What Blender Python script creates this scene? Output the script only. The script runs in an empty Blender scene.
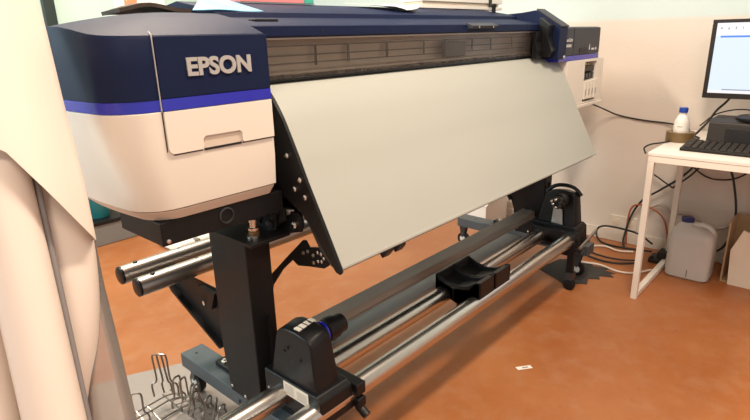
import bpy, bmesh, math, random
from mathutils import Vector, Matrix
random.seed(7)
S = bpy.context.scene
COL = S.collection
PI = math.pi

# ------------------------------------------------------------------ materials
def mat(name, col, rough=.5, metal=0, spec=.5, emit=None, es=0, coat=0, noise=0, nscale=8, bump=0, bscale=60):
    m = bpy.data.materials.new(name); m.use_nodes = True
    nt = m.node_tree; b = nt.nodes['Principled BSDF']
    b.inputs['Base Color'].default_value = (*col, 1)
    b.inputs['Roughness'].default_value = rough
    b.inputs['Metallic'].default_value = metal
    b.inputs['Specular IOR Level'].default_value = spec
    b.inputs['Coat Weight'].default_value = coat
    if emit:
        b.inputs['Emission Color'].default_value = (*emit, 1); b.inputs['Emission Strength'].default_value = es
    tc = nt.nodes.new('ShaderNodeTexCoord')
    if noise:
        n = nt.nodes.new('ShaderNodeTexNoise'); n.inputs['Scale'].default_value = nscale; n.inputs['Detail'].default_value = 6
        r = nt.nodes.new('ShaderNodeMix'); r.data_type = 'RGBA'
        r.inputs['A'].default_value = (*[c*(1-noise) for c in col], 1); r.inputs['B'].default_value = (*[min(1, c*(1+noise)) for c in col], 1)
        nt.links.new(tc.outputs['Object'], n.inputs['Vector']); nt.links.new(n.outputs['Fac'], r.inputs['Factor'])
        nt.links.new(r.outputs['Result'], b.inputs['Base Color'])
    if bump:
        n = nt.nodes.new('ShaderNodeTexNoise'); n.inputs['Scale'].default_value = bscale; n.inputs['Detail'].default_value = 4
        bp = nt.nodes.new('ShaderNodeBump'); bp.inputs['Strength'].default_value = bump; bp.inputs['Distance'].default_value = .01
        nt.links.new(tc.outputs['Object'], n.inputs['Vector']); nt.links.new(n.outputs['Fac'], bp.inputs['Height'])
        nt.links.new(bp.outputs['Normal'], b.inputs['Normal'])
    return m

M = {}
M['navy'] = mat('navy_plastic', (.006, .012, .045), .55, spec=.16, bump=.05, bscale=400)
M['charcoal'] = mat('charcoal_navy_plastic', (.034, .036, .050), .5, spec=.3, bump=.05, bscale=400)
M['blue'] = mat('blue_gloss_stripe', (.018, .022, .42), .18, spec=.6)
M['white'] = mat('warm_white_plastic', (.78, .72, .64), .38, noise=.02, nscale=5)
M['lip'] = mat('off_white_underside_grip_shade', (.66, .56, .47), .45)
M['black'] = mat('black_powder_coat', (.008, .008, .009), .45, spec=.25, bump=.08, bscale=500)
M['black2'] = mat('black_plastic', (.007, .007, .008), .38, spec=.3)
M['dgrey'] = mat('dark_grey_metal', (.045, .047, .052), .38, metal=.3)
M['foot'] = mat('slate_grey_powder_coat', (.075, .095, .11), .42, metal=.2)
M['steel'] = mat('polished_steel', (.66, .62, .58), .27, metal=1, noise=.06, nscale=14)
M['tube'] = mat('satin_steel_tube', (.46, .44, .42), .36, metal=1)
M['screw'] = mat('bright_screw_steel', (.75, .73, .70), .25, metal=1)
M['brass'] = mat('brass', (.6, .5, .32), .28, metal=1)
M['media'] = mat('pale_grey_media_sheet', (.40, .41, .375), .45, spec=.3, noise=.025, nscale=2.5)
M['letter'] = mat('silver_lettering', (.42, .41, .40), .4, metal=.1)
M['paleletter'] = mat('pale_marking', (.6, .6, .6), .5)
M['label'] = mat('cream_label', (.82, .76, .66), .5)
M['ink'] = mat('grey_label_print', (.20, .18, .16), .6)
M['bluedark'] = mat('smoky_blue_gloss_plate', (.20, .27, .31), .30, metal=0)
M['recess'] = mat('black_recess', (.008, .008, .009), .6)
M['yellow'] = mat('yellow_tab', (.75, .5, .08), .5)
M['rail'] = mat('brushed_bronze_grey_rail', (.36, .32, .28), .40, metal=.25, noise=.2, nscale=9)
M['deskwhite'] = mat('white_desk_laminate', (.80, .75, .70), .35)
M['deskframe'] = mat('cream_powder_coated_steel', (.78, .73, .66), .4)
M['bezel'] = mat('brown_black_bezel', (.022, .018, .016), .4, spec=.3)
M['device'] = mat('dark_brown_grey_plastic', (.030, .026, .024), .45, spec=.3)
M['keys'] = mat('black_keys', (.012, .011, .010), .5, spec=.3)
M['tape'] = mat('brown_packing_tape', (.16, .105, .045), .35, noise=.15, nscale=40)
M['bottle'] = mat('milky_bottle_plastic', (.74, .70, .66), .35)
M['capblue'] = mat('blue_bottle_cap', (.01, .05, .32), .35)
M['capnavy'] = mat('dark_blue_jug_cap', (.012, .02, .11), .4)
M['paper'] = mat('white_paper', (.82, .80, .76), .7)
M['bluepaper'] = mat('pale_blue_paper', (.15, .40, .60), .6)
M['brown'] = mat('dark_brown_cloth', (.045, .028, .02), .75, bump=.5, bscale=30)
M['pink'] = mat('pink_card', (.75, .25, .27), .6)
M['green'] = mat('green_card', (.06, .42, .33), .6)
M['card'] = mat('brown_cardboard', (.40, .27, .15), .8, noise=.06, nscale=20)
M['cardpale'] = mat('pale_cream_card', (.74, .64, .52), .7)
M['teal'] = mat('teal_plastic', (.015, .15, .17), .4)
M['cabblack'] = mat('black_cable', (.012, .011, .011), .45)
M['caborange'] = mat('orange_red_cable', (.38, .10, .03), .5)
M['cabwhite'] = mat('white_cable', (.75, .68, .6), .5)
M['cabgrey'] = mat('grey_cable', (.45, .40, .36), .5)
M['wire'] = mat('dull_chrome_wire', (.30, .27, .25), .28, metal=1)
M['doorgreen'] = mat('black_green_paint', (.012, .025, .022), .5)
M['rag'] = mat('dark_rag', (.045, .042, .04), .9, bump=.5, bscale=80)
M['roll'] = mat('cream_white_vinyl', (.80, .70, .62), .45, noise=.02, nscale=2)
M['gapshade'] = mat('gap_shade_grey', (.22, .20, .20), .6)  # grey that paints the shade in the gap between the rolls
M['ceil'] = mat('white_ceiling', (.8, .79, .76), .8)
M['baseb'] = mat('baseboard_white', (.74, .68, .60), .55)
M['poster'] = mat('poster_white', (.80, .86, .85), .6)
M['coral'] = mat('coral_print', (.85, .28, .14), .6)
M['mintstand'] = mat('grey_cabinet', (.17, .17, .16), .6)

# streaky aluminium beam with ribs is geometry; material brushed
M['alu'] = mat('brushed_grey_aluminium', (.44, .41, .37), .42, metal=.3, noise=.15, nscale=4)

def floor_material():
    m = bpy.data.materials.new('orange_painted_floor'); m.use_nodes = True
    nt = m.node_tree; N = nt.nodes; L = nt.links; b = N['Principled BSDF']
    tc = N.new('ShaderNodeTexCoord')
    n1 = N.new('ShaderNodeTexNoise'); n1.inputs['Scale'].default_value = 1.6; n1.inputs['Detail'].default_value = 8; n1.inputs['Roughness'].default_value = .6
    n2 = N.new('ShaderNodeTexNoise'); n2.inputs['Scale'].default_value = 9; n2.inputs['Detail'].default_value = 10; n2.inputs['Roughness'].default_value = .7
    n3 = N.new('ShaderNodeTexNoise'); n3.inputs['Scale'].default_value = 45; n3.inputs['Detail'].default_value = 4
    for n in (n1, n2, n3): L.new(tc.outputs['Object'], n.inputs['Vector'])
    r1 = N.new('ShaderNodeValToRGB'); e = r1.color_ramp.elements
    e[0].position = .35; e[0].color = (.33, .105, .028, 1); e[1].position = .68; e[1].color = (.40, .150, .050, 1)
    L.new(n1.outputs['Fac'], r1.inputs['Fac'])
    r2 = N.new('ShaderNodeValToRGB'); e = r2.color_ramp.elements
    e[0].position = .47; e[0].color = (0, 0, 0, 1); e[1].position = .78; e[1].color = (.55, .55, .55, 1)
    L.new(n2.outputs['Fac'], r2.inputs['Fac'])
    mx = N.new('ShaderNodeMix'); mx.data_type = 'RGBA'; mx.inputs['B'].default_value = (.42, .23, .13, 1)
    L.new(r1.outputs['Color'], mx.inputs['A']); L.new(r2.outputs['Color'], mx.inputs['Factor'])
    # small dark specks
    r3 = N.new('ShaderNodeValToRGB'); e = r3.color_ramp.elements
    e[0].position = .24; e[0].color = (.5, .5, .5, 1); e[1].position = .30; e[1].color = (1, 1, 1, 1)
    L.new(n3.outputs['Fac'], r3.inputs['Fac'])
    m2 = N.new('ShaderNodeMix'); m2.data_type = 'RGBA'; m2.blend_type = 'MULTIPLY'; m2.inputs['Factor'].default_value = 1
    L.new(mx.outputs['Result'], m2.inputs['A']); L.new(r3.outputs['Color'], m2.inputs['B'])
    L.new(m2.outputs['Result'], b.inputs['Base Color'])
    mr = N.new('ShaderNodeMapRange'); mr.inputs['To Min'].default_value = .30; mr.inputs['To Max'].default_value = .52
    L.new(n2.outputs['Fac'], mr.inputs['Value']); L.new(mr.outputs['Result'], b.inputs['Roughness'])
    bp = N.new('ShaderNodeBump'); bp.inputs['Strength'].default_value = .12; bp.inputs['Distance'].default_value = .01
    L.new(n2.outputs['Fac'], bp.inputs['Height']); L.new(bp.outputs['Normal'], b.inputs['Normal'])
    return m
M['floor'] = floor_material()

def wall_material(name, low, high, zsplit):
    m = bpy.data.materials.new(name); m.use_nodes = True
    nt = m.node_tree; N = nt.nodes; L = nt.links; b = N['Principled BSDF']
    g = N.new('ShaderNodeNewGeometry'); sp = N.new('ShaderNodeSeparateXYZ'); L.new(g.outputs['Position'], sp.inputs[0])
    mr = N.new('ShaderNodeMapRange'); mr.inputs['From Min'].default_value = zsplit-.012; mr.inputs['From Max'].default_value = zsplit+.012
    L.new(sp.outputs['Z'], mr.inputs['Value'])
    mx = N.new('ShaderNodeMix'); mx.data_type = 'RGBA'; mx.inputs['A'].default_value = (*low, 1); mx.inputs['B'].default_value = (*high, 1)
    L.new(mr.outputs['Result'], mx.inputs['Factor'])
    n = N.new('ShaderNodeTexNoise'); n.inputs['Scale'].default_value = 3; n.inputs['Detail'].default_value = 5
    L.new(g.outputs['Position'], n.inputs['Vector'])
    mr2 = N.new('ShaderNodeMapRange'); mr2.inputs['To Min'].default_value = .94; mr2.inputs['To Max'].default_value = 1.05
    L.new(n.outputs['Fac'], mr2.inputs['Value'])
    mm = N.new('ShaderNodeMix'); mm.data_type = 'RGBA'; mm.blend_type = 'MULTIPLY'; mm.inputs['Factor'].default_value = 1
    L.new(mx.outputs['Result'], mm.inputs['A']); L.new(mr2.outputs['Result'], mm.inputs['B'])
    L.new(mm.outputs['Result'], b.inputs['Base Color'])
    n4 = N.new('ShaderNodeTexNoise'); n4.inputs['Scale'].default_value = 60
    L.new(g.outputs['Position'], n4.inputs['Vector'])
    bp = N.new('ShaderNodeBump'); bp.inputs['Strength'].default_value = .15; bp.inputs['Distance'].default_value = .005
    L.new(n4.outputs['Fac'], bp.inputs['Height']); L.new(bp.outputs['Normal'], b.inputs['Normal'])
    b.inputs['Roughness'].default_value = .65
    return m
M['wallR'] = wall_material('two_tone_wall', (.70, .635, .57), (.60, .70, .69), 1.335)  # cream below, pale mint above, blended over a short height
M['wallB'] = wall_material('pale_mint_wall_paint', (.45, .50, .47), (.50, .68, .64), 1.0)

def film_material(name, tint, haze, rough, ior=1.45):
    m = bpy.data.materials.new(name); m.use_nodes = True
    nt = m.node_tree; N = nt.nodes; L = nt.links; N.remove(N['Principled BSDF'])
    out = N['Material Output']
    t = N.new('ShaderNodeBsdfTransparent'); t.inputs[0].default_value = (*tint, 1)
    d = N.new('ShaderNodeBsdfDiffuse'); d.inputs[0].default_value = (.62, .56, .52, 1)
    g = N.new('ShaderNodeBsdfGlossy'); g.inputs['Roughness'].default_value = rough
    fr = N.new('ShaderNodeFresnel'); fr.inputs[0].default_value = ior
    m1 = N.new('ShaderNodeMixShader'); m1.inputs[0].default_value = haze
    m2 = N.new('ShaderNodeMixShader')
    L.new(t.outputs[0], m1.inputs[1]); L.new(d.outputs[0], m1.inputs[2])
    L.new(fr.outputs[0], m2.inputs[0]); L.new(m1.outputs[0], m2.inputs[1]); L.new(g.outputs[0], m2.inputs[2])
    L.new(m2.outputs[0], out.inputs[0])
    return m
M['film'] = film_material('clear_wrinkled_film', (.80, .74, .70), .30, .16)
M['glass'] = film_material('clear_cover_window', (.95, .93, .90), .05, .22, 1.10)
M['matfilm'] = film_material('thin_plastic_floor_sheet', (.74, .69, .66), .38, .40)
def jug_material():
    m = bpy.data.materials.new('milky_translucent_plastic'); m.use_nodes = True
    b = m.node_tree.nodes['Principled BSDF']
    b.inputs['Base Color'].default_value = (.62, .59, .56, 1); b.inputs['Roughness'].default_value = .35
    b.inputs['Transmission Weight'].default_value = .25; b.inputs['Subsurface Weight'].default_value = .2
    b.inputs['Subsurface Radius'].default_value = (.05, .05, .05)
    return m
M['jug'] = jug_material()

def emit_mat(name, col, s):
    m = bpy.data.materials.new(name); m.use_nodes = True
    b = m.node_tree.nodes['Principled BSDF']
    b.inputs['Base Color'].default_value = (0.02, 0.02, 0.02, 1)
    b.inputs['Emission Color'].default_value = (*col, 1); b.inputs['Emission Strength'].default_value = s
    b.inputs['Roughness'].default_value = .3
    return m
M['scr'] = emit_mat('screen_page_glow', (.70, .80, .95), .82)
M['scrtool'] = emit_mat('screen_toolbar_glow', (.84, .82, .86), .85)
M['scrblue'] = emit_mat('screen_blue_bar', (.05, .20, .75), 1.0)
M['scrgrey'] = emit_mat('screen_grey_bar', (.22, .25, .32), 1.0)
M['scricon'] = emit_mat('screen_icon', (.30, .32, .34), 1.0)
M['lampglow'] = emit_mat('lamp_diffuser', (1, .9, .75), 6)

# ------------------------------------------------------------------ geometry helpers
def finish(name, bm, m, parent=None, bevel=0, seg=2, smooth=True, loc=None):
    bmesh.ops.recalc_face_normals(bm, faces=bm.faces[:])
    me = bpy.data.meshes.new(name); bm.to_mesh(me); bm.free()
    o = bpy.data.objects.new(name, me); COL.objects.link(o)
    for mm in (m if isinstance(m, (list, tuple)) else [m]): me.materials.append(M[mm] if isinstance(mm, str) else mm)
    if smooth:
        for p in me.polygons: p.use_smooth = True
        try: me.set_sharp_from_angle(angle=math.radians(35))
        except Exception: pass
    if bevel:
        b = o.modifiers.new('bevel', 'BEVEL'); b.width = bevel; b.segments = seg; b.limit_method = 'ANGLE'; b.angle_limit = math.radians(35); b.harden_normals = True
    if parent: o.parent = parent
    return o
def tag(o, label=None, cat=None, group=None, kind=None):
    if label: o['label'] = label
    if cat: o['category'] = cat
    if group: o['group'] = group
    if kind: o['kind'] = kind
    return o
def empty(name, label, cat, loc=(0, 0, 0), group=None):
    o = bpy.data.objects.new(name, None); COL.objects.link(o); o.location = loc; o.empty_display_size = .1
    return tag(o, label, cat, group)
def part(name, bm, m, parent, **k):
    """mesh built in world coordinates, parented to an un-rotated empty"""
    o = finish(name, bm, m, None, **k)
    root = parent; off = Vector((0, 0, 0)); p = parent
    while p is not None: off += p.location; p = p.parent
    o.parent = parent
    o.location = (0, 0, 0)
    o.data.transform(Matrix.Translation(-off))
    return o
def box(bm, x0, x1, y0, y1, z0, z1, mi=0):
    vs = [bm.verts.new((x, y, z)) for x in (x0, x1) for y in (y0, y1) for z in (z0, z1)]
    for f in ((0, 1, 3, 2), (4, 6, 7, 5), (0, 4, 5, 1), (2, 3, 7, 6), (0, 2, 6, 4), (1, 5, 7, 3)):
        fc = bm.faces.new([vs[i] for i in f]); fc.material_index = mi
    return vs
def B(*a):
    bm = bmesh.new(); box(bm, *a); return bm
def prism(bm, pts, axis, a, b, mi=0):
    """pts: 2D polygon; axis 'x': pts=(y,z); 'y': pts=(x,z); 'z': pts=(x,y)"""
    def v(p, t):
        return {'x': (t, p[0], p[1]), 'y': (p[0], t, p[1]), 'z': (p[0], p[1], t)}[axis]
    A_ = [bm.verts.new(v(p, a)) for p in pts]; B_ = [bm.verts.new(v(p, b)) for p in pts]
    n = len(pts)
    f = bm.faces.new(A_); f.material_index = mi
    f = bm.faces.new(B_[::-1]); f.material_index = mi
    for i in range(n):
        f = bm.faces.new([A_[i], B_[i], B_[(i+1) % n], A_[(i+1) % n]]); f.material_index = mi
def PR(pts, axis, a, b):
    bm = bmesh.new(); prism(bm, pts, axis, a, b); return bm
def frame(d):
    d = Vector(d).normalized(); u = Vector((0, 0, 1)) if abs(d.z) < .9 else Vector((1, 0, 0))
    s = d.cross(u).normalized(); return s, d.cross(s).normalized()
def cyl(bm, p, q, r, r2=None, n=20, cap=True):
    p = Vector(p); q = Vector(q); s, t = frame(q-p); r2 = r if r2 is None else r2
    A_ = [bm.verts.new(p+(s*math.cos(2*PI*i/n)+t*math.sin(2*PI*i/n))*r) for i in range(n)]
    B_ = [bm.verts.new(q+(s*math.cos(2*PI*i/n)+t*math.sin(2*PI*i/n))*r2) for i in range(n)]
    for i in range(n): bm.faces.new([A_[i], A_[(i+1) % n], B_[(i+1) % n], B_[i]])
    if cap: bm.faces.new(A_[::-1]); bm.faces.new(B_)
def CY(p, q, r, r2=None, n=20):
    bm = bmesh.new(); cyl(bm, p, q, r, r2, n); return bm
def lathe(bm, c, prof, n=28, axis='z'):
    rings = []
    for r, h in prof:
        ring = []
        for i in range(n):
            a = 2*PI*i/n; x, y = max(r, 1e-4)*math.cos(a), max(r, 1e-4)*math.sin(a)
            v = (x, y, h) if axis == 'z' else ((h, x, y) if axis == 'x' else (x, h, y))
            ring.append(bm.verts.new(Vector(c)+Vector(v)))
        rings.append(ring)
    for a, b in zip(rings, rings[1:]):
        for i in range(n): bm.faces.new([a[i], a[(i+1) % n], b[(i+1) % n], b[i]])
    bm.faces.new(rings[0][::-1]); bm.faces.new(rings[-1])
def LA(c, prof, n=28, axis='z'):
    bm = bmesh.new(); lathe(bm, c, prof, n, axis); return bm
def smoothpath(pts, k=6):
    pts = [Vector(p) for p in pts]; P = [pts[0]*2-pts[1]]+pts+[pts[-1]*2-pts[-2]]; out = []
    for i in range(1, len(P)-2):
        for j in range(k):
            t = j/k; a, b, c, d = P[i-1:i+3]
            out.append(.5*((2*b)+(c-a)*t+(2*a-5*b+4*c-d)*t*t+(3*b-a-3*c+d)*t**3))
    out.append(pts[-1]); return out
def tube(bm, pts, r, n=8, smooth=6, closed=False):
    P = smoothpath(pts, smooth) if smooth else [Vector(p) for p in pts]
    rings = []; s0 = None
    for i, p in enumerate(P):
        d = (P[min(i+1, len(P)-1)]-P[max(i-1, 0)]).normalized()
        if s0 is None: s0, _ = frame(d)
        s = (s0-d*s0.dot(d)).normalized(); s0 = s; t = d.cross(s)
        rings.append([bm.verts.new(p+(s*math.cos(2*PI*j/n)+t*math.sin(2*PI*j/n))*r) for j in range(n)])
    for a, b in zip(rings, rings[1:]):
        for j in range(n): bm.faces.new([a[j], a[(j+1) % n], b[(j+1) % n], b[j]])
    bm.faces.new(rings[0][::-1]); bm.faces.new(rings[-1])
def TU(pts, r, n=8, smooth=6):
    bm = bmesh.new(); tube(bm, pts, r, n, smooth); return bm
def loft(bm, sections, cap=True, mi=0):
    rings = [[bm.verts.new(p) for p in s] for s in sections]; n = len(rings[0])
    for a, b in zip(rings, rings[1:]):
        for i in range(n):
            f = bm.faces.new([a[i], a[(i+1) % n], b[(i+1) % n], b[i]]); f.material_index = mi
    if cap: bm.faces.new(rings[0][::-1]).material_index = mi; bm.faces.new(rings[-1]).material_index = mi
    return rings
def slab(bm, grid, th):
    """grid[i][j] points -> thickened sheet"""
    n, m_ = len(grid), len(grid[0]); V = [[Vector(p) for p in row] for row in grid]
    def nrm(i, j):
        a = V[min(i+1, n-1)][j]-V[max(i-1, 0)][j]; b = V[i][min(j+1, m_-1)]-V[i][max(j-1, 0)]
        return a.cross(b).normalized()
    T = [[bm.verts.new(V[i][j]+nrm(i, j)*th/2) for j in range(m_)] for i in range(n)]
    U_ = [[bm.verts.new(V[i][j]-nrm(i, j)*th/2) for j in range(m_)] for i in range(n)]
    for i in range(n-1):
        for j in range(m_-1):
            bm.faces.new([T[i][j], T[i+1][j], T[i+1][j+1], T[i][j+1]]); bm.faces.new([U_[i][j], U_[i][j+1], U_[i+1][j+1], U_[i+1][j]])
    for i in range(n-1):
        bm.faces.new([T[i][0], U_[i][0], U_[i+1][0], T[i+1][0]]); bm.faces.new([T[i][-1], T[i+1][-1], U_[i+1][-1], U_[i][-1]])
    for j in range(m_-1):
        bm.faces.new([T[0][j], T[0][j+1], U_[0][j+1], U_[0][j]]); bm.faces.new([T[-1][j], U_[-1][j], U_[-1][j+1], T[-1][j+1]])
def text_mesh(name, txt, m, parent, x0, x1, z0, z1, mtx, depth=.003, bold=0.0):
    """text laid in the local XZ frame given by mtx (maps (u,v,d) to world), width x0..x1, height z0..z1"""
    cu = bpy.data.curves.new(name, 'FONT'); cu.body = txt; cu.offset = bold; cu.extrude = .02
    o = bpy.data.objects.new(name, cu); COL.objects.link(o)
    dg = bpy.context.evaluated_depsgraph_get(); dg.update()
    me = bpy.data.meshes.new_from_object(o.evaluated_get(dg)); bpy.data.objects.remove(o)
    xs = [v.co.x for v in me.vertices]; ys = [v.co.y for v in me.vertices]
    ax, bx, ay, by_ = min(xs), max(xs), min(ys), max(ys)
    off = Vector((0, 0, 0)); p = parent
    while p is not None: off += p.location; p = p.parent
    for v in me.vertices:
        u = x0+(v.co.x-ax)/(bx-ax)*(x1-x0); w = z0+(v.co.y-ay)/(by_-ay)*(z1-z0); d = depth if v.co.z > 0 else -.0005
        v.co = mtx(u, w, d)-off
    me.materials.clear(); me.materials.append(M[m])
    o = bpy.data.objects.new(name, me); COL.objects.link(o); o.parent = parent
    return o

# ------------------------------------------------------------------ setting
def struct(name, bm, m, **k): return tag(finish(name, bm, m, **k), kind='structure')
XW, YB = 2.57, 2.75
struct('floor', B(-3.6, XW+.1, -4.5, YB+.1, -.06, 0), 'floor', smooth=False)
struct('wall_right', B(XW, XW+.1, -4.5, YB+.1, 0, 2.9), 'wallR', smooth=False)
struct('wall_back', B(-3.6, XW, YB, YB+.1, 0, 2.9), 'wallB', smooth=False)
struct('ceiling', B(-3.6, XW+.1, -4.5, YB+.1, 2.9, 2.96), 'ceil', smooth=False)
struct('baseboard_right', B(XW-.012, XW, -4.5, YB, 0, .075), 'baseb', bevel=.003)
struct('baseboard_back', B(-3.6, XW-.012, YB-.015, YB, 0, .16), 'mintstand', bevel=.003)
struct('trim_1', B(.432, .498, YB-.04, YB, .16, 2.3), 'doorgreen', bevel=.004)

# ------------------------------------------------------------------ the printer
PR_ = empty('wide_format_printer', 'large navy and white wide format printer on a black wheeled stand', 'printer', (.9, .2, 0))

def sm(t): t = max(0, min(1, t)); return t*t*(3-2*t)
# left end housing -----------------------------------------------------------
HD = .52                                     # depth
def plan(xl, xr, yf, yb, r, z, n=8):
    """rounded footprint, counter-clockwise from front right; big radius on the left corners"""
    p = [(xr, yf)]
    for i in range(n+1):
        a = -PI/2-(PI/2)*i/n; p.append((xl+r+r*math.cos(a), yf+r+r*math.sin(a)))
    for i in range(1, 7): p.append((xl-.010*math.sin(PI*i/7), yf+r+(yb-yf-2*r)*i/7))
    for i in range(n+1):
        a = PI-(PI/2)*i/n; p.append((xl+r+r*math.cos(a), yb-r+r*math.sin(a)))
    p.append((xr, yb))
    return [Vector((x, y, z(x, y) if callable(z) else z)) for x, y in p]
XL = -.395
def rimz(x, y): return 1.298+.024*sm(y/.22)-.03*sm((y-.24)/.3)
low = bmesh.new()
loft(low, [plan(XL+.035, 0, .006, HD-.01, .085, .921), plan(XL+.016, 0, 0, HD, .085, 1.0), plan(XL+.006, 0, 0, HD, .085, 1.08), plan(XL, 0, 0, HD, .085, 1.142)])
hous = part('end_housing', low, 'white', PR_, bevel=.002); hous['label'] = 'cream white end housing with navy top'
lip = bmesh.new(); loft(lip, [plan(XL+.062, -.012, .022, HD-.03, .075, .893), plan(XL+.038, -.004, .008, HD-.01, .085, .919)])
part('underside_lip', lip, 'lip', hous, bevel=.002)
st = bmesh.new(); loft(st, [plan(XL+.001, -.001, .001, HD-.001, .085, 1.143), plan(XL+.001, -.001, .001, HD-.001, .085, 1.167)])
part('blue_stripe', st, 'blue', hous)
nv = bmesh.new()
secs = [plan(XL, 0, 0, HD, .085, 1.168)]
for f in (.5, .93, 1.0):
    ins = 0 if f < .99 else .004
    secs.append(plan(XL+ins, 0-ins, ins, HD-ins, .085, lambda x, y, f=f: 1.168+(rimz(x, y)-1.168)*f))
r_ = loft(nv, secs, cap=False)
nv.faces.new(r_[0][::-1])
# domed top: shrink rings to the ridge
def top_ring(k):
    out = []
    base = plan(XL+.004, -.004, .004, HD-.004, .085, lambda x, y: rimz(x, y))
    cx, cy = -.10, .27
    for p in base:
        x = p.x+(cx-p.x)*k if p.x < -.02 else p.x+(0)*k
        y = p.y+(cy-p.y)*k
        z = p.z+(1.356-p.z)*math.sin(k*PI/2)**.9
        out.append(Vector((x, y, z)))
    return out
prev = r_[-1]
for k in (.12, .25, .4, .55, .7, .85, .96):
    ring = [nv.verts.new(p) for p in top_ring(k)]
    for i in range(len(ring)): nv.faces.new([prev[i], prev[(i+1) % len(ring)], ring[(i+1) % len(ring)], ring[i]])
    prev = ring
nv.faces.new(prev)
part('top_shell', nv, 'navy', hous)
# hinged access door on the front: navy strip, blue strip, white panel with a recessed grip
dr = bmesh.new()
xs_, zl = -.289, 1.048
hx0, hx1, hz0, hz1 = -.203, -.098, 1.052, 1.077
# white door panel with rounded lower-left corner and a notch for the grip
poly = [(-.002, 1.141), (-.002, zl), (hx1+.004, zl), (hx1, zl+.004), (hx1, hz1-.006), (hx1-.006, hz1), (hx0+.006, hz1), (hx0, hz1-.006), (hx0, zl+.004), (hx0-.004, zl), (xs_+.014, zl)]
for i in range(1, 5): a = -PI/2-PI/2*i/5; poly.append((xs_+.014+.014*math.cos(a), zl+.014+.014*math.sin(a)))
poly += [(xs_, zl+.014), (xs_, 1.141)]
prism(dr, poly, 'y', -.006, .002)
door = part('access_door', dr, 'white', hous, bevel=.0008)
door['label'] = 'white cartridge door with grip notch'
gr = bmesh.new(); prism(gr, [(hx0+.003, zl-.002), (hx1-.003, zl-.002), (hx1-.003, hz1-.003), (hx0+.003, hz1-.003)], 'y', -.0008, .001)
g_ = part('door_grip', gr, 'lip', hous)  # recess shade put into the darker off-white of the grip
sh = bmesh.new(); prism(sh, [(hx0+.002, zl-.004), (hx1-.002, zl-.004), (hx1-.002, zl+.001), (hx0+.002, zl+.001)], 'y', -.0030, .001)
part('grip_slot', sh, 'recess', hous)
for q in ([(xs_-.003, zl+.006), (xs_-.001, zl+.006), (xs_-.001, 1.141), (xs_-.003, 1.141)],
          [(xs_+.012, zl-.0035), (hx0-.002, zl-.0035), (hx0-.002, zl-.001), (xs_+.012, zl-.001)],
          [(hx1+.002, zl-.0035), (-.001, zl-.0035), (-.001, zl-.001), (hx1+.002, zl-.001)]):
    part('door_gap', PR(q, 'y', -.0012, .001), 'recess', hous)
dn = bmesh.new(); prism(dn, [(xs_, 1.169), (-.002, 1.169), (-.002, 1.296), (xs_, 1.296)], 'y', -.006, .002)
part('navy_door_panel', dn, 'navy', hous, bevel=.001)
db = bmesh.new(); prism(db, [(xs_, 1.143), (-.002, 1.143), (-.002, 1.168), (xs_, 1.168)], 'y', -.0055, .002)
part('blue_door_stripe', db, 'blue', hous)
se = bmesh.new()
prism(se, [(xs_-.0028, 1.143), (xs_-.0008, 1.143), (xs_-.0008, 1.300), (xs_-.0028, 1.300)], 'y', -.0022, .001)
tube(se, [(xs_-.002, .000, 1.2995), (xs_-.001, .004, 1.3015), (xs_-.0, .012, 1.3060)], .0010, 6, 3)
part('seam_line', se, 'paleletter', hous)
text_mesh('brand_lettering', 'EPSON', 'letter', hous, -.223, -.056, 1.2115, 1.2515, lambda u, w, d: Vector((u, -.006-d, w)), .0035, .036)
# black box slung under the housing
ub = bmesh.new(); box(ub, -.322, .03, .022, .235, .835, .892)
part('underside_box', ub, 'black', PR_, bevel=.003)
part('underside_screw', LA((-.308, .0215, .846), [(.006, 0), (.005, -.003), (.002, -.004)], 12, 'y'), 'screw', PR_)
part('port_ring', LA((-.150, .0205, .868), [(.021, .003), (.021, -.002), (.018, -.003), (.017, .002)], 24, 'y'), 'dgrey', PR_)

# right end housing ----------------------------------------------------------
RX0, RX1 = 1.70, 2.285
rh = bmesh.new()
# white lower body (front has ink bay cut built from boxes round the opening)
bx0, bx1, bz0, bz1 = 2.028, 2.19, .925, 1.128
box(rh, 1.803, bx0, .0, .5, .915, 1.142); box(rh, bx1, RX1, .0, .5, .915, 1.142)
box(rh, bx0, bx1, .0, .5, .915, bz0); box(rh, bx0, bx1, .0, .5, bz1, 1.142); box(rh, bx0, bx1, .06, .5, bz0, bz1)
rhs = part('end_housing', rh, 'white', PR_, bevel=.002); rhs['label'] = 'cream white housing with ink cartridge bay'
part('underside_lip', B(1.806, RX1+.012, -.008, .49, .898, .914), 'white', rhs, bevel=.003)
part('bay_lining', B(bx0+.001, bx1-.001, .045, .059, bz0+.001, bz1-.001), 'recess', rhs)
part('blue_stripe', B(RX0, 2.20, .001, .5, 1.143, 1.167), 'blue', rhs)
part('top_shell', PR([(0, 1.168), (0, 1.297), (.02, 1.302), (.42, 1.312), (.5, 1.29), (.5, 1.168)], 'x', RX0, 2.2), 'charcoal', rhs, bevel=.004)
part('panel_joint', B(1.856, 1.859, -.001, .004, 1.168, 1.297), 'recess', rhs)
text_mesh('model_lettering', 'SureColor', 'paleletter', rhs, 1.766, 1.843, 1.234, 1.250, lambda u, w, d: Vector((u, -d, w)), .0012)
text_mesh('model_lettering', 'S40600', 'paleletter', rhs, 1.768, 1.830, 1.208, 1.222, lambda u, w, d: Vector((u, -d, w)), .0012)
part('indicator_window', B(1.935, 2.03, -.003, .004, 1.176, 1.202), 'recess', rhs, bevel=.001)
part('panel_mark', PR([(2.055, 1.19), (2.062, 1.218), (2.068, 1.19)], 'y', -.0015, .001), 'paleletter', rhs)
part('panel_mark', B(2.09, 2.125, -.0015, .001, 1.187, 1.197), 'paleletter', rhs)
part('panel_mark', B(2.14, 2.155, -.0015, .001, 1.187, 1.199), 'paleletter', rhs)
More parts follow.
